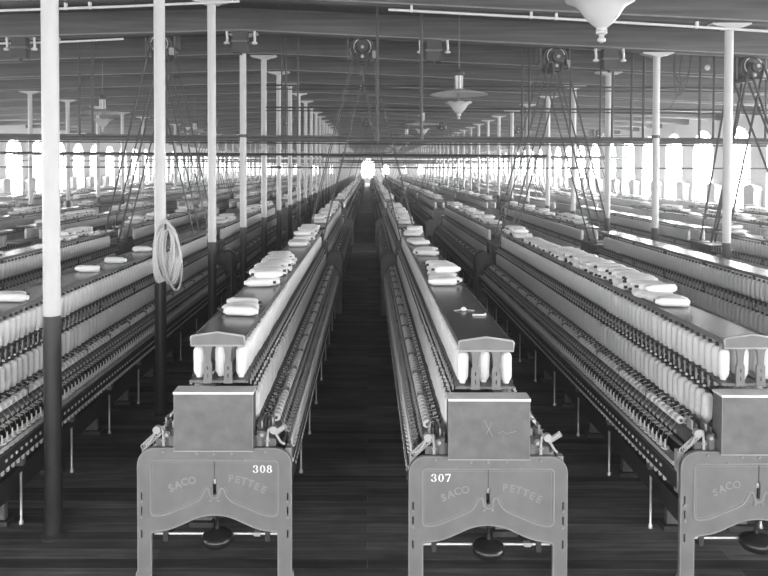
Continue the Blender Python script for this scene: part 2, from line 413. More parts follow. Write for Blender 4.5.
post_me = MB().box(-.012, .012, -.02, .02, .865, 1.432, M['dark']).box(-.17, .17, -.01, .01, 1.155, 1.170, M['dark']).box(-.24, .24, -.01, .01, .868, .882, M['dark']).mesh('creel_post')
post_y = [.9+1.15*i for i in range(6)]
# roller beam (cast shelf that carries the rollers)
def beam_part():
    m = MB()
    m.box(-.24, .24, .03, L-.1, .76, .865, M['dark'])
    for s_ in (-1, 1):
        p = [(s_*.24, .03, .868), (s_*.37, .03, .842), (s_*.37, .03, .80), (s_*.24, .03, .76), (s_*.24, L-.1, .868), (s_*.37, L-.1, .842), (s_*.37, L-.1, .80), (s_*.24, L-.1, .76)]
        m.poly(p, [(0,1,2,3),(4,7,6,5),(0,4,5,1),(1,5,6,2),(2,6,7,3),(3,7,4,0)], M['iron'])
        y = Y_A
        for i in range(NSP):
            yy = Y_A+i*PITCH
            m.box(s_*.262, s_*.282, yy-.012, yy+.012, .865, .893, M['rail'] if i % 2 else M['dark'])
            m.box(s_*.295, s_*.312, yy+.010, yy+.028, .855, .885, M['rim'] if i % 3 else M['steel'])
            m.box(s_*.369, s_*.379, yy-.010, yy+.010, .806, .826, M['rim'])
            if i % 8 == 7: m.box(s_*.30, s_*.365, yy+.03, yy+.042, .84, .918, M['iron'])
    return m.mesh('roller_beam')
rbeam_me = beam_part()
def roller_seg(s_, n=8):
    m = MB(); m.lathe([(.010, -.01), (.010, n*PITCH-.02)], M['iron'], c=(s_*.338, 0, .884), n=6, axis='y')
    for i in range(n):
        y = i*PITCH
        m.lathe([(.018, y+.0), (.027, y+.005), (.027, y+.048), (.018, y+.053)], M['cot'], c=(s_*.338, 0, .884), n=10, axis='y')
    return m.mesh('top_roller', True)
seg_me = {s_: roller_seg(s_) for s_ in (-1, 1)}
def all_rollers():
    m = MB()
    for s_ in (-1, 1):
        for j in range(NSP//8):
            y0 = Y_A+j*8*PITCH
            m.lathe([(.026, y0), (.026, y0+8*PITCH-.03)], M['cot'], c=(s_*.338, 0, .884), n=6, axis='y')
    return m.mesh('top_roller')
rollers_far = all_rollers()
def yarns():
    m = MB()
    for s_ in (-1, 1):
        for i in range(NSP):
            y = Y_A+i*PITCH; a = (s_*.362, y+.01, .875); b_ = (s_*.415, y, .80); c_ = (s_*.437, y+.006, .715)
            m.tube([a, b_, c_], .0011, M['yarn'], n=3, cap=False)
            m.tube([(s_*.262, y-.01, .915), (s_*.32, y+.01, .89)], .0022, M['yarn'], n=3, cap=False)
    return m.mesh('yarn')
yarn_me = yarns()
def lappets(s_):
    m = MB(); m.box(s_*.398, s_*.410, .10, L-.3, .778, .800, M['iron'])
    for i in range(NSP):
        y = Y_A+i*PITCH
        m.poly([(s_*.398, y-.022, .806), (s_*.398, y+.022, .806), (s_*.426, y+.012, .800), (s_*.426, y-.012, .800), (s_*.398, y-.022, .800), (s_*.398, y+.022, .800), (s_*.426, y+.012, .794), (s_*.426, y-.012, .794)],
               [(0,1,2,3),(4,7,6,5),(0,3,7,4),(1,5,6,2),(2,6,7,3),(0,4,5,1)], M['rim'])
        m.tube([(s_*.42, y, .797), (s_*.437, y+.008, .797), (s_*.440, y-.004, .797)], .0018, M['steel'], n=4)
    return m.mesh('thread_board')
lap_me = {s_: lappets(s_) for s_ in (-1, 1)}
def ring_rail(s_):
    m = MB(); m.box(s_*.407, s_*.470, .10, L-.25, .690, .700, M['rail']); m.box(s_*.462, s_*.470, .10, L-.25, .672, .700, M['rail'])
    for i in range(NSP):
        y = Y_A+i*PITCH
        m.tube([(s_*.437+.025*math.cos(a*PI/4), y+.025*math.sin(a*PI/4), .708) for a in range(8)], .0055, M['cot'], n=4, closed=True)
    return m.mesh('ring_rail')
ring_me = {s_: ring_rail(s_) for s_ in (-1, 1)}
def spindle_mb(n=6):
    m = MB()
    m.lathe([(.008, .495), (.013, .505), (.013, .535), (.006, .54), (.006, .60)], [M['rail'], M['rail'], M['dark'], M['dark']], n=n)
    m.lathe([(.006, .595), (.006, .60), (.011, .615), (.0125, .64), (.0125, .68), (.009, .715), (.005, .745), (.004, .762)], M['yarn'], n=n)
    return m
sp_mb = spindle_mb(6); spindle_me = sp_mb.mesh('spindle', True)
sp4 = spindle_mb(4)
def spindles(skip):
    m = MB()
    for s_ in (-1, 1):
        for i in range(NSP):
            if (s_, i) in skip: continue
            m.add(sp4, (s_*.437, Y_A+i*PITCH, 0))
    return m.mesh('spindle')
spind_all = spindles(set())
srail_me = {}
for s_ in (-1, 1):
    m = MB(); m.box(s_*.405, s_*.450, .06, L-.2, .555, .595, M['dark']); m.box(s_*.452, s_*.464, .06, L-.2, .545, .645, M['dark']); m.box(s_*.450, s_*.467, .06, L-.2, .645, .652, M['iron'])
    m.box(s_*.36, s_*.40, .06, L-.2, .38, .42, M['dark'])
    for i in range(NSP):
        m.box(s_*.464, s_*.470, Y_A+i*PITCH-.012, Y_A+i*PITCH+.010, .588, .606, M['rail'])
    srail_me[s_] = m.mesh('spindle_rail')
plank_me = {s_: MB().box(s_*.30, s_*.33, .04, L-.1, .20, .33, M['dark']).box(s_*.30, s_*.336, .04, L-.1, .325, .335, M['iron']).mesh('shifter_plank') for s_ in (-1, 1)}
drum_me = MB().lathe([(.115, .05), (.115, L-.1)], M['dark'], c=(0, 0, .45), n=12, axis='y').box(-.26, .26, .05, L-.1, .70, .78, M['dark']).mesh('tin_cylinder', True)
leg_me = {}
for s_ in (-1, 1):
    m = MB(); xa, xb = s_*.16, s_*.27
    m.poly([(xa-.0, -.02, .50), (xb, -.02, .50), (xb+s_*.01, -.025, .04), (xa, -.025, .04), (xa, .02, .50), (xb, .02, .50), (xb+s_*.01, .025, .04), (xa, .025, .04)],
           [(0,1,2,3),(4,7,6,5),(0,4,5,1),(1,5,6,2),(3,2,6,7),(0,3,7,4)], M['iron'])
    m.box(s_*.14, s_*.31, -.05, .05, 0, .035, M['dark']); m.box(0, s_*.40, -.02, .02, .52, .56, M['dark'])
    m.box(s_*.35, s_*.41, -.02, .02, .42, .50, M['iron'])
    leg_me[s_] = m.mesh('leg')
rod_me = {s_: MB().lathe([(.016, 0), (.016, .02), (.009, .03), (.009, .46), (.015, .47), (.015, .69)], M['steel'], c=(s_*.385, 0, 0), n=8).mesh('lifter_rod', True) for s_ in (-1, 1)}
leg_y = [.66+.87*i for i in range(9)]
tailbox_me = MB().box(-.17, .17, L-.30, L-.02, 0.0, .5, M['dark']).box(-.22, .22, L-.34, L-.02, .50, 1.20, M['iron']).box(-.23, .23, L-.35, L-.01, 1.20, 1.215, M['plate']).mesh('drive_case')
hood_me = {}
for s_ in (-1, 1):
    pts = [(s_*.23, .0), (s_*.485, .0), (s_*.485, .93)] + [(s_*(.357+.128*math.cos(a*PI/12)), .93+.128*math.sin(a*PI/12)) for a in range(1, 12)] + [(s_*.23, .93)]
    me = up_xz(curve_mesh('side_hood', [(pts, True)], M['iron'], extrude=.07, bevel=.008), L-.10); hood_me[s_] = me
weight_me = MB().lathe([(0, -.058), (.05, -.052), (.085, -.034), (.10, -.010), (.098, .010), (.080, .030), (.045, .046), (.016, .060), (.010, .09), (.010, .13)], M['gloss'], c=(.01, .02, .236), n=20).mesh('counterweight', True)
bar_me = MB().lathe([(.008, -.388), (.008, .388)], M['steel'], c=(0, .06, .240), n=8, axis='x').box(.23, .27, .045, .075, .23, .253, M['steel']).mesh('cross_bar', True)
def fittings(s_):
    m = MB()
    m.box(s_*.255, s_*.285, .02, .06, .80, .90, M['plate'])
    m.lathe([(.022, -.02), (.022, .0)], M['iron'], c=(s_*.290, .01, .885), n=12, axis='y').lathe([(.011, -.03), (.011, .0)], M['fit'], c=(s_*.290, .01, .885), n=10, axis='y')
    m.tube(smooth_path([(s_*.318, .02, .80), (s_*.318, .02, .89), (s_*.335, .03, .915), (s_*.36, .04, .915)], 2), .009, M['steel'], n=8)
    m.lathe([(.016, .835), (.016, .845)], M['fit'], c=(s_*.318, .02, 0), n=8)
    m.lathe([(.024, -.025), (.024, .01), (.010, .012), (.010, .02)], M['fit'], c=(s_*.358, .03, .905), n=12, axis='y')
    if s_ > 0: m.tube([(s_*.375, .02, .89), (s_*.43, .0, .935)], .017, M['fit'], n=10)
    m.tube([(s_*.365, .02, .89), (s_*.40, .02, .83), (s_*.42, .04, .81)], .008, M['fit'], n=8)
    if s_ < 0:
        for q_ in range(9): m.tube([(s_*(.33+.014*q_)+.018*math.cos(a_*PI/4), .03, .90-.013*q_+.018*math.sin(a_*PI/4)) for a_ in range(8)], .004, M['fit'], n=4, closed=True)
    for j in range(5):
        m.box(s_*(.25+.02*j), s_*(.262+.02*j), .06+.02*j, .20, .88+.01*(j % 2), .925+.012*(j % 3), [M['iron'], M['rim'], M['dark']][j % 3])
    m.box(s_*.425, s_*.462, .05, .10, .52, .78, M['fit']); m.box(s_*.43, s_*.458, .04, .10, .60, .66, M['steel'])
    return m.mesh('oil_fitting', True)
fit_me = {s_: fittings(s_) for s_ in (-1, 1)}

def full_frame(name, label, loc, rz, number=None, near=0, group=None, lod=0):
    t = thing(name, label, 'spinning machine', loc, rz, group)
    p = link('end_plate', plate_me, t)
    if lod == 0:
        link('raised_bead', bead_me, p); link('edge_rim', edge_me, p)
        for x, z in ((-.31, .782), (-.105, .772), (0, .770), (.105, .772), (.31, .782), (-.19, .733), (.19, .733), (-.024, .485), (.024, .485), (-.445, .478), (.445, .478), (-.445, .38), (.445, .38)):
            link('bolt', bolt_me, p, (x, -.016, z))
        link('seam', seam_me, p); [link('embossed_lettering', q_, p) for q_ in let_me]; link('latch', latch_me, p)
        if number: link('frame_number', num_me[number], p, label='white painted number %s' % number)
        link('counterweight', weight_me, t, label='glossy black oval counterweight'); link('cross_bar', bar_me, t)
    g = link('gear_case', box_me, t); link('case_lid', lid_me, g)
    if number == '307': link('chalk_mark', chalk_me, g)
    d = link('pediment', ped_me, t); link('pediment_rim', ped_rim, d)
    for u_ in up_me: link('creel_upright', u_, t)
    link('creel_board', board_me, t); link('creel_rail', rail_me, t); [link('creel_post', post_me, t, (0, y, 0)) for y in post_y]
    link('roller_beam', rbeam_me, t); y_ = link('yarn', yarn_me, t); y_['kind'] = 'stuff'
    link('tin_cylinder', drum_me, t); link('drive_case', tailbox_me, t)
    for s_ in (-1, 1):
        link('thread_board', lap_me[s_], t); link('ring_rail', ring_me[s_], t); link('spindle_rail', srail_me[s_], t)
        link('shifter_plank', plank_me[s_], t); link('side_hood', hood_me[s_], t)
        if lod == 0: link('oil_fitting', fit_me[s_], t)
        for y in leg_y: link('leg', leg_me[s_], t, (0, y, 0)); link('lifter_rod', rod_me[s_], t, (0, y, 0))
        if lod == 0:
            for j in range(NSP//8): link('top_roller', seg_me[s_], t, (0, Y_A+j*8*PITCH, 0))
    if lod == 0:
        if near == 2: skip = {(s_, i) for s_ in (-1, 1) for i in range(50)}
        else: skip = {(near, i) for i in range(100)}
        for s_, i in skip: link('spindle', spindle_me, t, (s_*.437, Y_A+i*PITCH, 0))
        key = near
        if key not in sp_cache: sp_cache[key] = spindles(skip)
        o = link('spindle', sp_cache[key], t); o['kind'] = 'stuff'
    else:
        o = link('spindle', spind_all, t); o['kind'] = 'stuff'
        o = link('top_roller', rollers_far, t); o['kind'] = 'stuff'
    return t
sp_cache = {}
# far frame: one light mesh
def far_frame(detail):
    m = MB()
    m.poly([(x, -.012, z) for x, z in ol], [tuple(range(len(ol)))[::-1]], M['plate'])
    m.box(-.238, .238, -.04, .075, .80, 1.15, M['box']); m.box(-.166, .166, .088, .112, 1.406, 1.48, M['plate'])
    m.box(-.166, .166, .115, L-.3, 1.430, 1.452, M['board'])
    m.box(-.24, .24, .03, L-.1, .70, .865, M['dark'])
    for s_ in (-1, 1):
        m.box(s_*.085, s_*.18, .10, L-.3, 1.170, 1.185, M['iron']); m.box(s_*.16, s_*.255, .14, L-.3, .882, .895, M['iron'])
        m.box(s_*.24, s_*.37, .03, L-.1, .78, .855, M['iron'])
        m.lathe([(.022, Y_A), (.022, L-.45)], M['cot'], c=(s_*.338, 0, .882), n=5, axis='y')
        m.box(s_*.398, s_*.415, .1, L-.3, .785, .80, M['iron'])
        m.box(s_*.407, s_*.470, .1, L-.25, .69, .70, M['rail']); m.box(s_*.405, s_*.462, .06, L-.2, .478, .522, M['dark'])
        m.box(s_*.425, s_*.445, Y_A, L-.45, .62, .76, M['rim']) if detail else None
        m.box(s_*.30, s_*.33, .04, L-.1, .20, .33, M['dark'])
        for y in leg_y[::2]: m.box(s_*.16, s_*.27, y-.03, y+.03, 0, .5, M['plate'])
        m.box(s_*.24, s_*.48, L-.18, L-.02, 0, 1.03, M['iron'])
    m.box(-.22, .22, L-.34, L-.02, 0, 1.20, M['iron'])
    m.lathe([(.115, .05), (.115, L-.1)], M['dark'], c=(0, 0, .45), n=6, axis='y')
    return m.mesh('spinning_frame')
far_me = far_frame(True)

# frame positions
c1 = -624*U
XS_mid = [-.932, .716, 2.362, 4.06]; XS_right = [c*S for c in (3.65, 4.67, 5.67, 6.62)]
XS_l1 = [c*S for c in (-1.71, -2.68, -3.72, -4.76)]; XS_l2 = [c*S for c in (-5.99, -7.0, -8.0, -9.03)]
XS = XS_l2[::-1]+XS_l1[::-1]+XS_mid+XS_right
special = {
 -.932: ('spinning frame with white number 308, standing left of the centre aisle', '308', 2),
 .716: ('spinning frame with white number 307, standing right of the centre aisle', '307', 2),
 2.362: ('spinning frame with a long heap of white bobbins along its top', None, -1),
 4.06: ('spinning frame with bare shining top, one aisle beyond the bobbin-heaped frame', None, -1),
 XS_l1[0]: ('spinning frame directly behind the two white columns at left, front end cut off', None, 1),
}
frames = []   # (X, y0, rz, row, obj)
ROWY = []
for k in range(5):
    ROWY.append((4.39+19.38*k, 0)); ROWY.append((4.39+19.38*k+8.18*2+.11, PI))
ordn = ['first', 'second', 'third', 'fourth', 'fifth', 'sixth', 'seventh', 'eighth', 'ninth', 'tenth']
bank_of = lambda X: ('beyond the far left column row' if X in XS_l2 else
                     'left of the near left column row' if X in XS_l1 else
                     'between the two near column rows' if X in XS_mid else 'between the right columns and window wall')
for r, (y0, rz) in enumerate(ROWY):
    for X in XS:
        yy = y0
        if r == 0 and X == .716: yy = 4.27
        if r == 0 and X == 2.362: yy = 4.35
        if r == 0 and X in special:
            lab, num, near = special[X]
            frames.append((X, yy, rz, r, full_frame('spinning_frame', lab, (X, yy, 0), rz, num, near, lod=0)))
        elif r <= 1:
            if r == 0: lab = 'spinning frame of the front row standing '+bank_of(X)
            else: lab = 'spinning frame of the second row standing '+bank_of(X)
            frames.append((X, yy, rz, r, full_frame('spinning_frame', lab, (X, yy, 0), rz, lod=1, group=lab[9:])))
        else:
            o = link('spinning_frame', far_me, None, (X, yy, 0), rz)
            lab = 'distant spinning frame in the %s row down the room' % ordn[r]
            tag(o, lab, 'spinning machine', 'spinning frames in the %s row' % ordn[r])
            frames.append((X, yy, rz, r, o))

# ---------------------------------------------------------------- bobbins
def bob_prof(): return [(.010, 0), (.018, .002), (.020, .012), (.029, .026), (.0345, .042), (.0350, .168), (.029, .186), (.013, .196), (.011, .197), (.012, .214), (.005, .218)]
bob_me = MB().lathe(bob_prof()[:8], M['yarn'], n=14).mesh('roving_bobbin', True)
tip_me = MB().lathe(bob_prof()[7:], M['wood_tip'], n=8).mesh('wooden_tip', True)
def bobbin(loc, label, group, rot=None, sc_=1.):
    o = link('roving_bobbin', bob_me, None, loc); tag(o, label, 'bobbin', group)
    if rot: o.rotation_euler = rot
    o.scale = (1, 1, sc_)
    link('wooden_tip', tip_me, o); return o
def to_px(x, y, z): return 368+725*x/y, 168+725*(H-z)/y
def W(X, y0, rz, lx, ly): return (X+lx, y0+ly) if rz == 0 else (X-lx, y0-ly)
slots = []   # (dist, x, y, z, key, lod)
names = {-.932: 'the frame left of the centre aisle', .716: 'the frame right of the centre aisle', 2.362: 'the frame with the bobbin heap', 4.06: 'the frame beyond the heaped one', XS_l1[0]: 'the frame behind the two left columns'}
ny = int((L-.48-.20)/.087)
for X, y0, rz, r, o in frames:
    for s_ in (-1, 1):
        rows = [(s_*.133, 1.188, 'upper'), (s_*.208, .897, 'lower')]
        if r == 0 and X in special and s_ > 0: rows.append((0, 1.188, 'inner'))
        for lx, z, nm in rows:
            for i in range(ny):
                if nm == 'inner' and i > 40: break
                x, y = W(X, y0, rz, lx, (.19 if nm == 'inner' else .165 if nm == 'upper' else .22)+i*.087)
                slots.append((x, y, z, X if r == 0 else None, s_, nm, r, i))
cand = []
for q, (x, y, z, X, s_, nm, r, i) in enumerate(slots):
    if X in special and r == 0:
        u, v = to_px(x, y, z+.1)
        if not (2 < u < 766 and v < 540): continue
        facing = (s_ > 0) == (X < 0)
        vis = (nm != 'inner' and facing) or (i < 1)
        if nm == 'lower' and not facing: vis = False
        if vis: cand.append((math.hypot(x, y), q))
cand.sort(); chosen = set(q for d, q in cand[:205])
for q in chosen:
    x, y, z, X, s_, nm, r, i = slots[q]
    if i < 1 and nm != 'lower' and not ((s_ > 0) == (X < 0)) or nm == 'inner':
        lab = 'white bobbin under the end pediment of '+names[X]
    else:
        lab = 'white bobbin in the %s creel row of %s' % (nm, names[X])
    bobbin((x+random.uniform(-.003, .003), y, z), lab, lab[6:].replace('bobbin', 'bobbins', 1), rot=(random.uniform(-.02, .02), random.uniform(-.02, .02), random.uniform(0, 6)))
def template(n, prof):
    m = MB(); m.lathe(prof, [M['yarn']]*(len(prof)-3)+[M['wood_tip']]*2, n=n)
    tr = []; tm = []
    for f_, k_ in zip(m.f, m.m):
        for a in range(1, len(f_)-1): tr.append((f_[0], f_[a], f_[a+1])); tm.append(k_)
    return np.array(m.v), np.array(tr), np.array(tm)
T_hi = template(9, [(.020, .01), (.035, .04), (.035, .17), (.012, .195), (.012, .214), (.0, .217)])
T_lo = template(5, [(.028, .005), (.036, .04), (.036, .17), (.012, .195), (.012, .214), (.0, .217)])
chunks = []
def bake(T, mats4):
    v, f_, tm = T; n = len(mats4)
    R = mats4[:, :3, :3]; t_ = mats4[:, :3, 3]
    vv = np.einsum('nij,vj->nvi', R, v)+t_[:, None, :]
    ff = f_[None]+(np.arange(n)*len(v))[:, None, None]
    chunks.append((vv.reshape(-1, 3), ff.reshape(-1, 3), np.tile(tm, n)))
def T4(x, y, z, rot=None):
    m = np.eye(4)
    if rot is not None: m[:3, :3] = rot
    m[:3, 3] = (x, y, z); return m
hi = [T4(s[0], s[1], s[2]) for q, s in enumerate(slots) if q not in chosen and s[6] == 0]
lo = [T4(s[0], s[1], s[2]) for q, s in enumerate(slots) if q not in chosen and s[6] > 0]
bake(T_hi, np.array(hi)); bake(T_lo, np.array(lo))
# loose bobbins lying on the creel boards
ZT = 1.452
def lie(X, y, layer, jit=.06):
    yaw = random.uniform(-.22, .22) + (PI if random.random() < .5 else 0)
    sx = -1 if abs(yaw) < 1 else 1
    x = X + sx*.138 + random.uniform(-jit, jit)*.6
    z = ZT+.0378+layer*.066
    return (x, y, z), (0, PI/2, yaw)
def loose(X, ys, label, group, layers=True):
    out = []
    for i, y in enumerate(ys):
        p, r_ = lie(X, y, 0); bobbin(p, label, group, rot=r_, sc_=1.3)
    return len(ys)
def span(a, b_, d=.083): return list(np.arange(a, b_, d))
P308 = 'white bobbin in the %s heap on the frame left of the centre aisle'
for a, b_, nm in ((5.13, 5.35, 'nearest'), (6.4, 8.2, 'long middle'), (9.7, 10.1, 'small far')):
    loose(-.932, span(a, b_), P308 % nm, 'bobbins in the %s heap on frame 308' % nm)
for y in (5.52,): p, r_ = lie(-.932, y, 0); bobbin(p, P308 % 'nearest', 'bobbins in the nearest heap on frame 308', rot=r_, sc_=1.3)
for y in span(6.5, 8.1, .10): p, r_ = lie(-.932, y, 1); bobbin(p, P308 % 'long middle', 'bobbins in the long middle heap on frame 308', rot=r_, sc_=1.3)
for a, b_, nm in ((6.5, 7.35, 'nearest'), (8.7, 9.15, 'second'), (9.9, 10.3, 'third')):
    loose(.716, span(a, b_, .1), 'white bobbin in the %s heap on the frame right of the centre aisle' % nm, 'bobbins in the %s heap on frame 307' % nm)
for y in (6.85, 6.97, 7.1, 7.22): p, r_ = lie(.716, y, 1); bobbin(p, 'white bobbin in the nearest heap on the frame right of the centre aisle', 'bobbins in the nearest heap on frame 307', rot=r_, sc_=1.3)
lab3 = 'white bobbin lying in the long heap along the right-hand frame top'
lab3 = 'white bobbin lying in the long unbroken heap on a frame top'
for y in span(5.55, 10.4): p, r_ = lie(2.362-.03, y, 0); bobbin(p, lab3, 'bobbins in the long heap', rot=r_, sc_=1.3)
for y in span(5.75, 8.6, .11): p, r_ = lie(2.362-.03, y, 1); bobbin(p, lab3, 'bobbins in the long heap', rot=r_, sc_=1.3)
for y, nm in ((5.66, 'nearest'), (5.76, 'second'), (7.3, 'third'), (7.95, 'fourth'), (9.05, 'fifth')):
    p, r_ = lie(XS_l1[0], y, 0); r_ = (0, PI/2, r_[2]); bobbin(p, 'single white bobbin on the frame top behind the left columns, %s along' % nm, None, rot=r_, sc_=1.3)
# far heaps go to the uncounted rest
from mathutils import Euler
lz = []
def lie4(X, y, layer):
    p, r_ = lie(X, y, layer); R = np.array(Euler(r_).to_matrix()); return T4(*p, rot=R@np.diag([1,1,1.3]))
for X, y0, rz, r, o in frames:
    ya, yb = (y0+.4, y0+L-.5) if rz == 0 else (y0-L+.5, y0-.4)
    if r == 0 and X in special:
        if X == -.932: ya = 10.2
        elif X == .716: ya = 10.9
        elif X == 2.362: ya = 10.5
        else: continue
    if X in (XS_right + XS_l2) and random.random() < .3: continue
    y = ya + random.uniform(0, .6)
    while y < yb:
        run = random.uniform(.5, 2.2)
        e = min(yb, y+run)
        for t_ in np.arange(y, e, .085):
            lz.append(lie4(X, t_, 0))
            if y+.1 < t_ < e-.1 and random.random() < .55: lz.append(lie4(X, t_, 1))
        y = e + random.uniform(.1, 1.0 if X in XS_mid else 2.0)
bake(T_lo, np.array(lz))
vo = 0; vs = []; fs = []; ms = []
for a, b_, c_ in chunks: vs.append(a); fs.append(b_+vo); ms.append(c_); vo += len(a)
vs = np.concatenate(vs).astype(np.float32); fs = np.concatenate(fs).astype(np.int32); ms = np.concatenate(ms).astype(np.int32)
me = bpy.data.meshes.new('roving_bobbin')
me.vertices.add(len(vs)); me.vertices.foreach_set('co', vs.ravel())
me.loops.add(fs.size); me.loops.foreach_set('vertex_index', fs.ravel())
me.polygons.add(len(fs)); me.polygons.foreach_set('loop_start', np.arange(0, fs.size, 3, dtype=np.int32))
me.polygons.foreach_set('use_smooth', np.ones(len(fs), dtype=bool))
me.materials.append(M['yarn']); me.materials.append(M['wood_tip']); me.polygons.foreach_set('material_index', ms)
me.update(calc_edges=True)
o = link('roving_bobbins', me); tag(o, 'all the remaining white roving bobbins in and on the spinning frames', 'bobbins', kind='stuff')

# ---------------------------------------------------------------- columns
def column_parts(h):
    a = MB().lathe([(.056, 1.51), (.056, h-.02)], M['paintw'], n=16).mesh('shaft', True)
    return a
low_me = MB().lathe([(.082, 0), (.082, .012), (.0575, .03), (.0575, 1.51)], M['paintb'], n=16).mesh('painted_base', True)
cap_sec = [(-.26, 0), (-.26, -.018), (-.20, -.040), (-.12, -.052), (-.07, -.075), (.07, -.075), (.12, -.052), (.20, -.040), (.26, -.018), (.26, 0)]
cap = MB(); nn = len(cap_sec)
cap.poly([(x, -.085, z) for x, z in cap_sec]+[(x, .085, z) for x, z in cap_sec], [tuple(range(nn)), tuple(range(nn, 2*nn))[::-1]]+[(i, nn+i, nn+(i+1) % nn, (i+1) % nn) for i in range(nn)], M['paintw'])
cap_me = cap.mesh('capital')
collar_me = MB().lathe([(.068, 0), (.068, .05)], M['dark'], n=14).mesh('collar')
for nm, cx, n0 in (('near left', c1, 2), ('right', 1437*U, 3), ('far left', -2699*U, 6)):
    h = beam_z(cx); sh = column_parts(h)
    for n in range(n0, 47):
        if nm == 'near left' and n < 6:
            lab = {2: 'thickest white column, nearest of the left row, with black lower part', 3: 'white column with a coil of white hose hung on it',
                   4: 'white column next behind the one carrying the hose coil', 5: 'white column with porcelain insulators at its capital'}[n]; g = None
        elif nm == 'right' and n < 7:
            lab = {3: 'white column of the right row outside the view', 4: 'thickest white column of the right row beside the far-right motor', 5: 'second white column of the right row, a cable dropping beside it',
                   6: 'third white column of the right row, under the big glass globe'}[n]; g = None
            if n == 3: continue
        else:
            lab = 'white column with black base farther down the %s row' % nm; g = 'columns down the %s row' % nm
        t_ = thing('column', lab, 'column', (cx-(.034 if n == 2 else 0), n*B, 0), 0, g)
        link('shaft', sh, t_); link('painted_base', low_me, t_, label='black painted lower length'); link('capital', cap_me, t_, (0, 0, h))
        if n == 5: link('collar', collar_me, t_, (0, 0, 3.02)); 

# hose coil on the column at n = 3
m = MB(); yc = 3*B
for i in range(9):
    pts = []; w = .105+.012*random.uniform(-1, 1); hh = .285+.025*random.uniform(-1, 1); dx = .095*((i/8)-.5); ph = random.uniform(-.03, .03)
    for a in range(28):
        t_ = 2*PI*a/28
        pts.append((c1+.105+dx*(1.2-.6*math.sin(t_))+w*math.cos(t_)*(.85+.15*math.sin(t_)), yc-.11-.012*(i % 4)+.02*math.cos(t_*2+i), 1.665-.01*i*.6+hh*math.sin(t_)+ph))
    m.tube(pts, .0125, M['hose'], n=7, closed=True)
coil = m.mesh('coiled_hose', True)
o = link('coiled_hose', coil); tag(o, 'coil of thick white hose hanging on the second column from the left', 'hose')
o2 = link('hook', MB().tube([(c1, yc-.055, 1.87), (c1+.10, yc-.16, 1.90), (c1+.10, yc-.18, 1.95)], .01, M['dark'], n=6).mesh('hook'), o)

# ---------------------------------------------------------------- motors, belts
def motor_mesh():
    h = MB(); h.lathe([(.20, -.20), (.235, -.17), (.235, .17), (.20, .20)], M['dark'], n=24, axis='y')
    return h.mesh('housing', True)
mh = motor_mesh()
m_ring = MB().tube([(.145*math.cos(a*PI/10), -.215, .03+.145*math.sin(a*PI/10)) for a in range(20)], .009, M['rail'], n=6, closed=True).tube([(.20*math.cos(a*PI/12), -.205, .20*math.sin(a*PI/12)) for a in range(24)], .008, M['iron'], n=6, closed=True).mesh('end_ring', True)
m_hub = MB().lathe([(.0, -.26), (.026, -.255), (.035, -.235), (.035, -.20)], M['lid'], c=(0, 0, .04), n=12, axis='y').mesh('hub', True)
m_pul = MB().lathe([(.085, -.36), (.09, -.33), (.085, -.27)], M['dark'], n=20, axis='y').lathe([(.12, .26), (.125, .33), (.12, .38)], M['iron'], n=20, axis='y').lathe([(.028, -.4), (.028, .4)], M['rim'], n=10, axis='y').mesh('pulley', True)
m_box = MB().box(-.09, .09, -.28, -.20, -.22, -.08, M['dark']).lathe([(.0, -.31), (.03, -.28)], M['lid'], c=(0, 0, -.14), n=8, axis='y').box(.17, .24, -.24, -.18, -.16, -.04, M['rim']).mesh('terminal_box')
m_br = MB().box(-.27, -.22, -.15, .15, -.05, .42, M['dark']).box(.22, .27, -.15, .15, -.05, .42, M['dark']).box(-.27, .27, -.17, .17, .22, .27, M['dark']).box(-.26, -.24, -.17, -.15, -.2, .30, M['iron']).box(.24, .26, -.17, -.15, -.2, .30, M['iron']).mesh('bracket')
def motor(x, y, label, group=None):
    z = beam_z(x)-.13
    t_ = thing('electric_motor', label, 'motor', (x, y, z), 0, group)
    link('housing', mh, t_); link('end_ring', m_ring, t_); link('hub', m_hub, t_); link('pulley', m_pul, t_); link('terminal_box', m_box, t_)
    b_ = link('bracket', m_br, t_); return z
def belt(x0, y0, z0, x1, y1, z1, label, group):
    m = MB(); r0, r1 = .12, .13
    dx, dz = x1-x0, z1-z0; l_ = math.hypot(dx, dz); nx, nz = -dz/l_, dx/l_
    w = .028
    for sg in (-1, 1):
        a = (x0+sg*nx*r0, z0+sg*nz*r0); b_ = (x1-sg*nx*r1, z1-sg*nz*r1) if False else (x1+sg*nx*r1, z1+sg*nz*r1)
        p = []
        for (xx, zz, yy) in ((a[0], a[1], y0), (b_[0], b_[1], y1)):
            for dy in (-w, w):
                for th in (-.006, .006): p.append((xx+nx*th, yy+dy, zz+nz*th))
        m.poly(p, [(0,1,3,2),(4,6,7,5),(0,4,5,1),(2,3,7,6),(0,2,6,4),(1,5,7,3)], M['belt'])
    o = link('drive_belt', m.mesh('drive_belt')); tag(o, label, 'belt', group)
mot_x = [(-4.06*S-.2, 'far left'), (-2.16*S, 'left'), (-.06*S, 'centre aisle'), (1.94*S, 'right middle'), (3.98*S, 'far right'), (6.1*S, 'right wall')]
pair_y = [ROWY[2*k][0]+L+.055 for k in range(5)]
nearest = {}
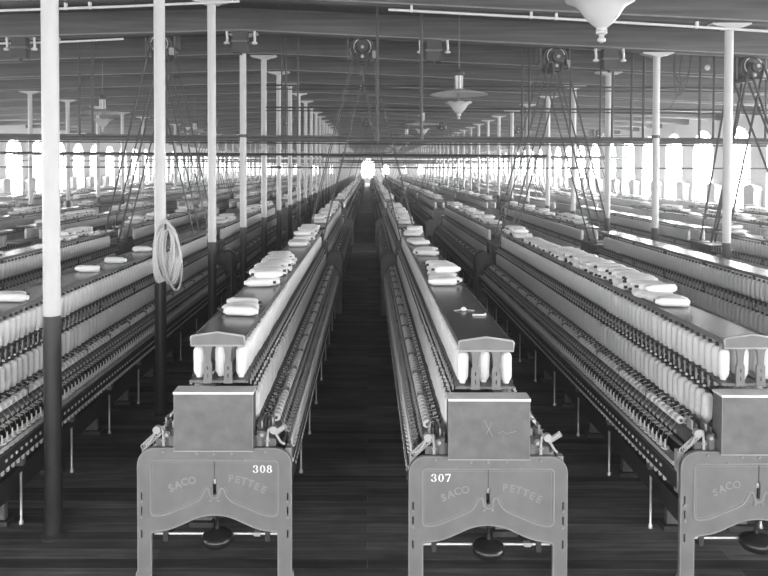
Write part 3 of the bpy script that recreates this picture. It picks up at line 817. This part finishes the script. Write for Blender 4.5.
for k, py in enumerate(pair_y):
    for x, nm in mot_x:
        if k == 0: lab, g = {'far left': 'dark ceiling motor beyond the left picture edge', 'left': 'dark ceiling motor behind the second left column', 'centre aisle': 'dark round ceiling motor hung above the centre aisle',
                   'right middle': 'dark ceiling motor hung left of the big glass globe', 'far right': 'dark ceiling motor beside the nearest right column', 'right wall': 'dark ceiling motor near the right window wall'}[nm], None
        else: lab, g = 'distant dark motor on the ceiling above the %s' % nm, 'distant ceiling motors above the %s' % nm
        if k == 0 and nm in ('right wall', 'far left'): continue
        if k == 4: continue
        z = motor(x, py, lab, g)
        xs_ = sorted(XS, key=lambda q: abs(q-x))[:2]
        for X in xs_:
            for dy in (-.25, .25):
                bl = 'leather drive belt running down from the %s motor' % nm if k == 0 else 'distant leather drive belt below the %s motors' % nm
                belt(x, py+dy*1.3, z, X, py+dy*.8, 1.22, bl, bl.replace('belt', 'belts'))
# ---------------------------------------------------------------- overhead pipe frames
def pipe_frame(y, k, hangers):
    t_ = thing('pipe_frame', 'dark pipe frame hung across the room in front of the third column pair' if k == 0 else 'distant dark pipe frame hung across the room', 'pipes', (0, y, 0), 0, None if k == 0 else 'distant pipe frames'); t_.rotation_euler = (0, .004, 0)
    def pipe(z, r, x0, x1, dy=0):
        link('pipe', MB().lathe([(r, x0), (r, x1)], M['pipe'], c=(0, dy, z), n=8, axis='x').mesh('pipe', True), t_)
    link('pipe', MB().lathe([(.045, WXL), (.045, WXR)], M['barpipe'], c=(0, 0, H+154*U), n=10, axis='x').mesh('pipe', True), t_); link('pipe', MB().box(WXL, WXR, .06, .10, H+160*U, H+178*U, M['barpipe']).mesh('pipe'), t_)
    pipe(H+451*U, .016, -1.9, WXR); pipe(H+430*U, .012, -1.9, WXR); pipe(H+330*U, .016, -1.9, WXR); pipe(H+312*U, .012, -1.9, WXR)
    pipe(H+134*U, .012, WXL, WXR, .05); pipe(H+72*U, .022, WXL, 3.3, .0)
    for hx, r in hangers:
        link('hanger', MB().lathe([(r, H+170*U), (r, roof_z(hx)-.02)], M['pipe'], c=(hx, 0, 0), n=6).mesh('hanger', True), t_)
hp = [(-6.2, .02), (79, .024), (92, .026), (166, .02), (281, .016), (285, .016), (297, .018), (521, .022), (528, .022), (569, .020), (599, .018), (611, .026), (630, .022), (642, .026), (698, .026), (712, .022), (764, .022)]
yp = 5.5*B
hang = [((p-368)*5.5*U, r) for p, r in hp]
pipe_frame(yp, 0, hang)
for k in range(1, 4): pipe_frame(yp+19.38*k, k, [(x, r) for x, r in hang[::3]])
# two stout drop pipes nearer the eye
for px_, n_, lab in ((377, 4.35, 'dark vertical drop pipe hanging just right of the centre motor'), (421, 4.35, 'dark vertical drop pipe hanging beside the insulator box')):
    x = (px_-368)*n_*U
    t_ = link('drop_pipe', MB().lathe([(.022, H+125*U), (.022, roof_z(x)+.03)], M['pipe'], n=8).lathe([(.034, H+340*U), (.034, H+355*U)], M['pipe'], n=8).lathe([(.034, H+125*U), (.034, H+150*U)], M['pipe'], n=8).mesh('drop_pipe', True), None, (x, n_*B, 0)); tag(t_, lab, 'pipe')
# sprinkler pipes at eye height on the columns
for n in range(7, 40, 2):
    m = MB().lathe([(.016, WXL+.02), (.016, WXR-.02)], M['pipe'], n=6, axis='x')
    for cx in (c1, 1437*U, -2699*U): m.lathe([(.07, -.03), (.07, .03)], M['pipe'], c=(cx, .085, 0), n=8).box(cx-.18, cx+.10, -.03, .02, .0, .03, M['pipe'])
    o = link('steam_pipe', m.mesh('steam_pipe', True), None, (0, n*B-.085, H+2*U)); tag(o, 'thin pipe clamped across the columns at eye height', 'pipe', 'pipes clamped across the columns')
# ---------------------------------------------------------------- conduits on beams
def conduit(pts, label, ticks):
    m = MB().tube(pts, .018, M['wpipe'], n=8)
    for x in ticks:
        z = np.interp(x, [p[0] for p in pts], [p[2] for p in pts]); m.box(x-.015, x+.015, pts[0][1]-.025, pts[0][1]+.025, z-.02, z+.07, M['wpipe'])
    tag(link('conduit', m.mesh('conduit', True)), label, 'pipe')
yc = 4*B-.135
cz = lambda x, d: beam_z(x)-d
def cpx(px_, py_, n_):
    return ((px_-368)*n_*U, n_*B, H+(168+(px_-368)*.002-py_)*n_*U)
n_ = yc/B
conduit([cpx(-30, 12.5, n_), cpx(120, 7.5, n_), cpx(240, 2.2, n_)], 'long white conduit under the beam at upper left', [cpx(p, 0, n_)[0] for p in (67, 91)])
conduit([cpx(388, 10.5, n_), cpx(560, 19.5, n_), cpx(800, 34, n_)], 'long white conduit under the beam at upper right', [cpx(p, 0, n_)[0] for p in (411, 530, 555, 695)])
n_ = 5-.14/B
conduit([cpx(-20, 44.5, n_), cpx(60, 42.6, n_), cpx(124, 39.5, n_)], 'short white conduit on the next beam behind the nearest column', [cpx(p, 0, n_)[0] for p in (60,)])
# ---------------------------------------------------------------- insulator boxes
ins_me = MB().tube(smooth_path([(0, 0, .0), (0, 0, -.06), (.01, 0, -.12), (0, 0, -.19)], 1), .022, M['porcelain'], n=10).lathe([(.026, -.215), (.052, -.205), (.052, -.185), (.028, -.165)], M['porcelain'], n=14).mesh('insulator', True)
case_me = MB().box(-.12, .12, -.09, .09, -.36, -.02, M['dark']).box(-.14, .14, -.1, .1, -.2, -.17, M['iron']).lathe([(.03, -.36), (.03, -.40)], M['dark'], n=10).mesh('case')
for px_, nm in ((28, 'small insulator box under the beam at the upper left corner'), (243, 'insulator pair hung at the capital of the fourth left column'), (432, 'insulator box hung from the beam near the pendant lamp'), (604, 'insulator box hung below the big glass globe')):
    x = (px_-368)*5*U; z = beam_z(x)
    if px_ == 243: x = c1
    t_ = thing('insulator_box', nm, 'insulator', (x, 5*B-.22 if px_ != 243 else 5*B-.22, z), 0)
    link('case', case_me, t_)
    for s_ in (-1, 1): link('insulator', ins_me, t_, (s_*.225, 0, -.01), label='white porcelain insulator')
    link('arm', MB().box(-.24, .24, -.01, .15, -.02, .0, M['iron']).mesh('arm'), t_)
# ---------------------------------------------------------------- pendant lamps
disc = MB().lathe([(.02, .085), (.12, .07), (.30, .03), (.445, -.005), (.455, -.012), (.445, -.012), (.20, .0), (.04, .01)], M['reflector'], n=40, caps=False).mesh('reflector', True)
bell_prof = [(.018, -.24), (.035, -.225), (.030, -.205), (.06, -.175), (.10, -.12), (.13, -.06), (.165, -.02), (.205, .0), (.218, .012), (.20, .012), (.15, -.01)]
bl = MB(); N_ = 48; o0 = len(bl.v)
for r_, h_ in bell_prof:
    for j in range(N_):
        a = 2*PI*j/N_; wv = max(0, (r_-.12)/.1); rr_ = r_*(1+.035*wv*math.cos(8*a)); bl.v.append((rr_*math.cos(a), rr_*math.sin(a), h_+.012*wv*math.cos(8*a)))
bl.mi(M['glass'])
for i in range(len(bell_prof)-1):
    for j in range(N_): bl.f.append((i*N_+j, i*N_+(j+1) % N_, (i+1)*N_+(j+1) % N_, (i+1)*N_+j)); bl.m.append(0)
bl.v = [(x, y_, z_*.80) for x, y_, z_ in bl.v]
bell = bl.mesh('glass_bell', True)
finial = MB().lathe([(0, -.31), (.022, -.30), (.026, -.285), (.016, -.275), (.016, -.262), (.034, -.252), (.034, -.240)], M['glass'], n=14).mesh('finial', True)
body = MB().lathe([(.06, .10), (.07, .11), (.07, .15), (.062, .16), (.062, .36), (.085, .37), (.085, .42), (.05, .44), (.02, .47)], [M['iron'], M['iron'], M['iron'], M['rim'], M['dark'], M['dark'], M['dark'], M['iron']], n=16)
for a in range(6): body.box(.055*math.cos(a)-.008, .055*math.cos(a)+.008, .06*math.sin(a)-.008, .06*math.sin(a)+.008, .15, .37, M['lid'])
body = body.mesh('lamp_body', True)
lampx = {'right': 418*U, 'left': -1662*U}
def lamp(x, n_, lab, g=None, zb=H+300*U):
    t_ = thing('pendant_lamp', lab, 'lamp', (x, n_*B, zb), 0, g)
    link('reflector', disc, t_, (0, 0, .14)); link('glass_bell', bell, t_); link('finial', finial, t_, (0, 0, .055)); link('lamp_body', body, t_, (0, 0, .06))
    link('rod', MB().lathe([(.008, .5), (.008, roof_z(x)-zb)], M['iron'], n=6).lathe([(.018, .03), (.018, .2)], M['iron'], n=8).mesh('rod'), t_)
lamp(lampx['right'], 1.80, 'large white glass bell lamp at the top edge of the view', zb=H+300*U)
lamp(lampx['right'], 4.62, 'pendant lamp with wide flat reflector above a glass bell')
for i in range(6): lamp(lampx['right'], 7.75+3.15*i, 'distant pendant lamp in the line over the right aisles', 'distant pendant lamps at right')
lamp(lampx['left'], 6.27, 'pendant lamp seen between the two nearest left columns')
for i in range(6): lamp(lampx['left'], 9.6+3.15*i, 'distant pendant lamp in the line over the left frames', 'distant pendant lamps at left')
# plain bulb and hanging cables near the right column
x, y, z = cpx(706, 68, 5.3)
o = link('globe_bulb', MB().lathe([(0, -.05), (.03, -.042), (.048, -.015), (.048, .015), (.03, .042), (.012, .05)], M['porcelain'], c=(0, 0, 0), n=16).mesh('globe_bulb', True), None, (x, y, z)); tag(o, 'small white globe bulb hanging left of the nearest right column', 'lamp')
link('cord', MB().lathe([(.004, .05), (.004, roof_z(x)-z)], M['dark'], n=4).mesh('cord'), o)
m = MB()
def cp(pts, n_=5.25): return smooth_path([cpx(a, b_, n_) for a, b_ in pts], 3)
zc = [(676, 52), (672, 75), (678, 86), (684, 75), (686, 54)]
m.tube(cp([(674, 52), (673, 74), (679, 86), (687, 76), (691, 54)]), .010, M['dark'], n=6)
m.tube(cp([(681, 53), (678, 70), (680, 84), (677, 96), (668, 110)]), .009, M['dark'], n=6)
m.tube(cp([(688, 54), (689, 74), (680, 96), (674, 96), (672, 60)]), .009, M['dark'], n=6)
tag(link('hanging_cable', m.mesh('hanging_cable', True)), 'loops of dark cable hanging from the beam between two right columns', 'cable')
tag(link('cotton_tuft', MB().lathe([(0, 0), (.018, .004), (.022, .014), (.014, .026), (0, .032)], M['yarn'], n=8).tube([(-.07, .0, .003), (.0, .004, .01), (.08, .0, .003)], .003, M['yarn'], n=4).mesh('cotton_tuft', True), None, (.71, 5.35, 1.452)), 'small tuft of cotton on the bare top right of the centre aisle', 'tuft')
tag(link('wire_hook', MB().tube([(-.05, -.01, .008), (.03, -.01, .008), (.045, .0, .008), (.05, .04, .008)], .007, M['cot'], n=6).mesh('wire_hook', True), None, (.80, 5.18, 1.452)), 'short white bent hook lying near a frame top edge', 'hook')
# arched boxes by the side walls
am = up_xz(curve_mesh('arched_cabinet', [([(-.28, 0), (.28, 0), (.28, 1.85), (.33, 1.85)] + [(.33*math.cos(a*PI/10), 1.87+.16*math.sin(a*PI/10)) for a in range(0, 11)] + [(-.33, 1.85), (-.28, 1.85)], True)], M['niche'], extrude=.12, bevel=.01), 0)
for side, X in (('left', WXL), ('right', WXR)):
    for n in range(9, 40):
        x = X + (.17 if side == 'left' else -.17)
        o = link('arched_cabinet', am, None, (x, n*B, 0), PI/2 if side == 'left' else -PI/2)
        tag(o, 'grey arch-topped cabinet standing between windows of the %s wall' % side, 'cabinet', 'arched cabinets along the %s wall' % side)

# ---------------------------------------------------------------- camera, world, output
cam = bpy.data.cameras.new('camera'); co = bpy.data.objects.new('camera', cam); C.objects.link(co)
cam.sensor_width = 36; cam.lens = 36*725/768; cam.clip_end = 400; cam.clip_start = .05
tilt = math.radians(1.3)
Rm = Matrix.Rotation(PI/2-tilt, 4, 'X') @ Matrix.Rotation(.002, 4, 'Z')
co.matrix_world = Matrix.Translation((0, 0, H)) @ Rm
cam.shift_x = 16/768; cam.shift_y = -(120-725*math.tan(tilt))/768
sc.camera = co
w = bpy.data.worlds.new('world'); sc.world = w; w.use_nodes = True
w.node_tree.nodes['Background'].inputs[0].default_value = (.9, .9, .9, 1); w.node_tree.nodes['Background'].inputs[1].default_value = 1.0
vs_ = w.node_tree.nodes.new('ShaderNodeVolumeScatter'); vs_.inputs['Density'].default_value = .006; vs_.inputs['Anisotropy'].default_value = .55
w.node_tree.links.new(vs_.outputs[0], w.node_tree.nodes['World Output'].inputs['Volume'])
sc.view_settings.view_transform = 'Standard'; sc.view_settings.look = 'None'; sc.view_settings.gamma = 1; sc.view_settings.exposure = 1.72
sc.view_settings.use_curve_mapping = False
sc.cycles.use_denoising = True; sc.cycles.max_bounces = 6; sc.cycles.diffuse_bounces = 4; sc.cycles.glossy_bounces = 3
sc.cycles.use_light_tree = True; sc.cycles.sample_clamp_indirect = 8; sc.cycles.caustics_reflective = False; sc.cycles.caustics_refractive = False
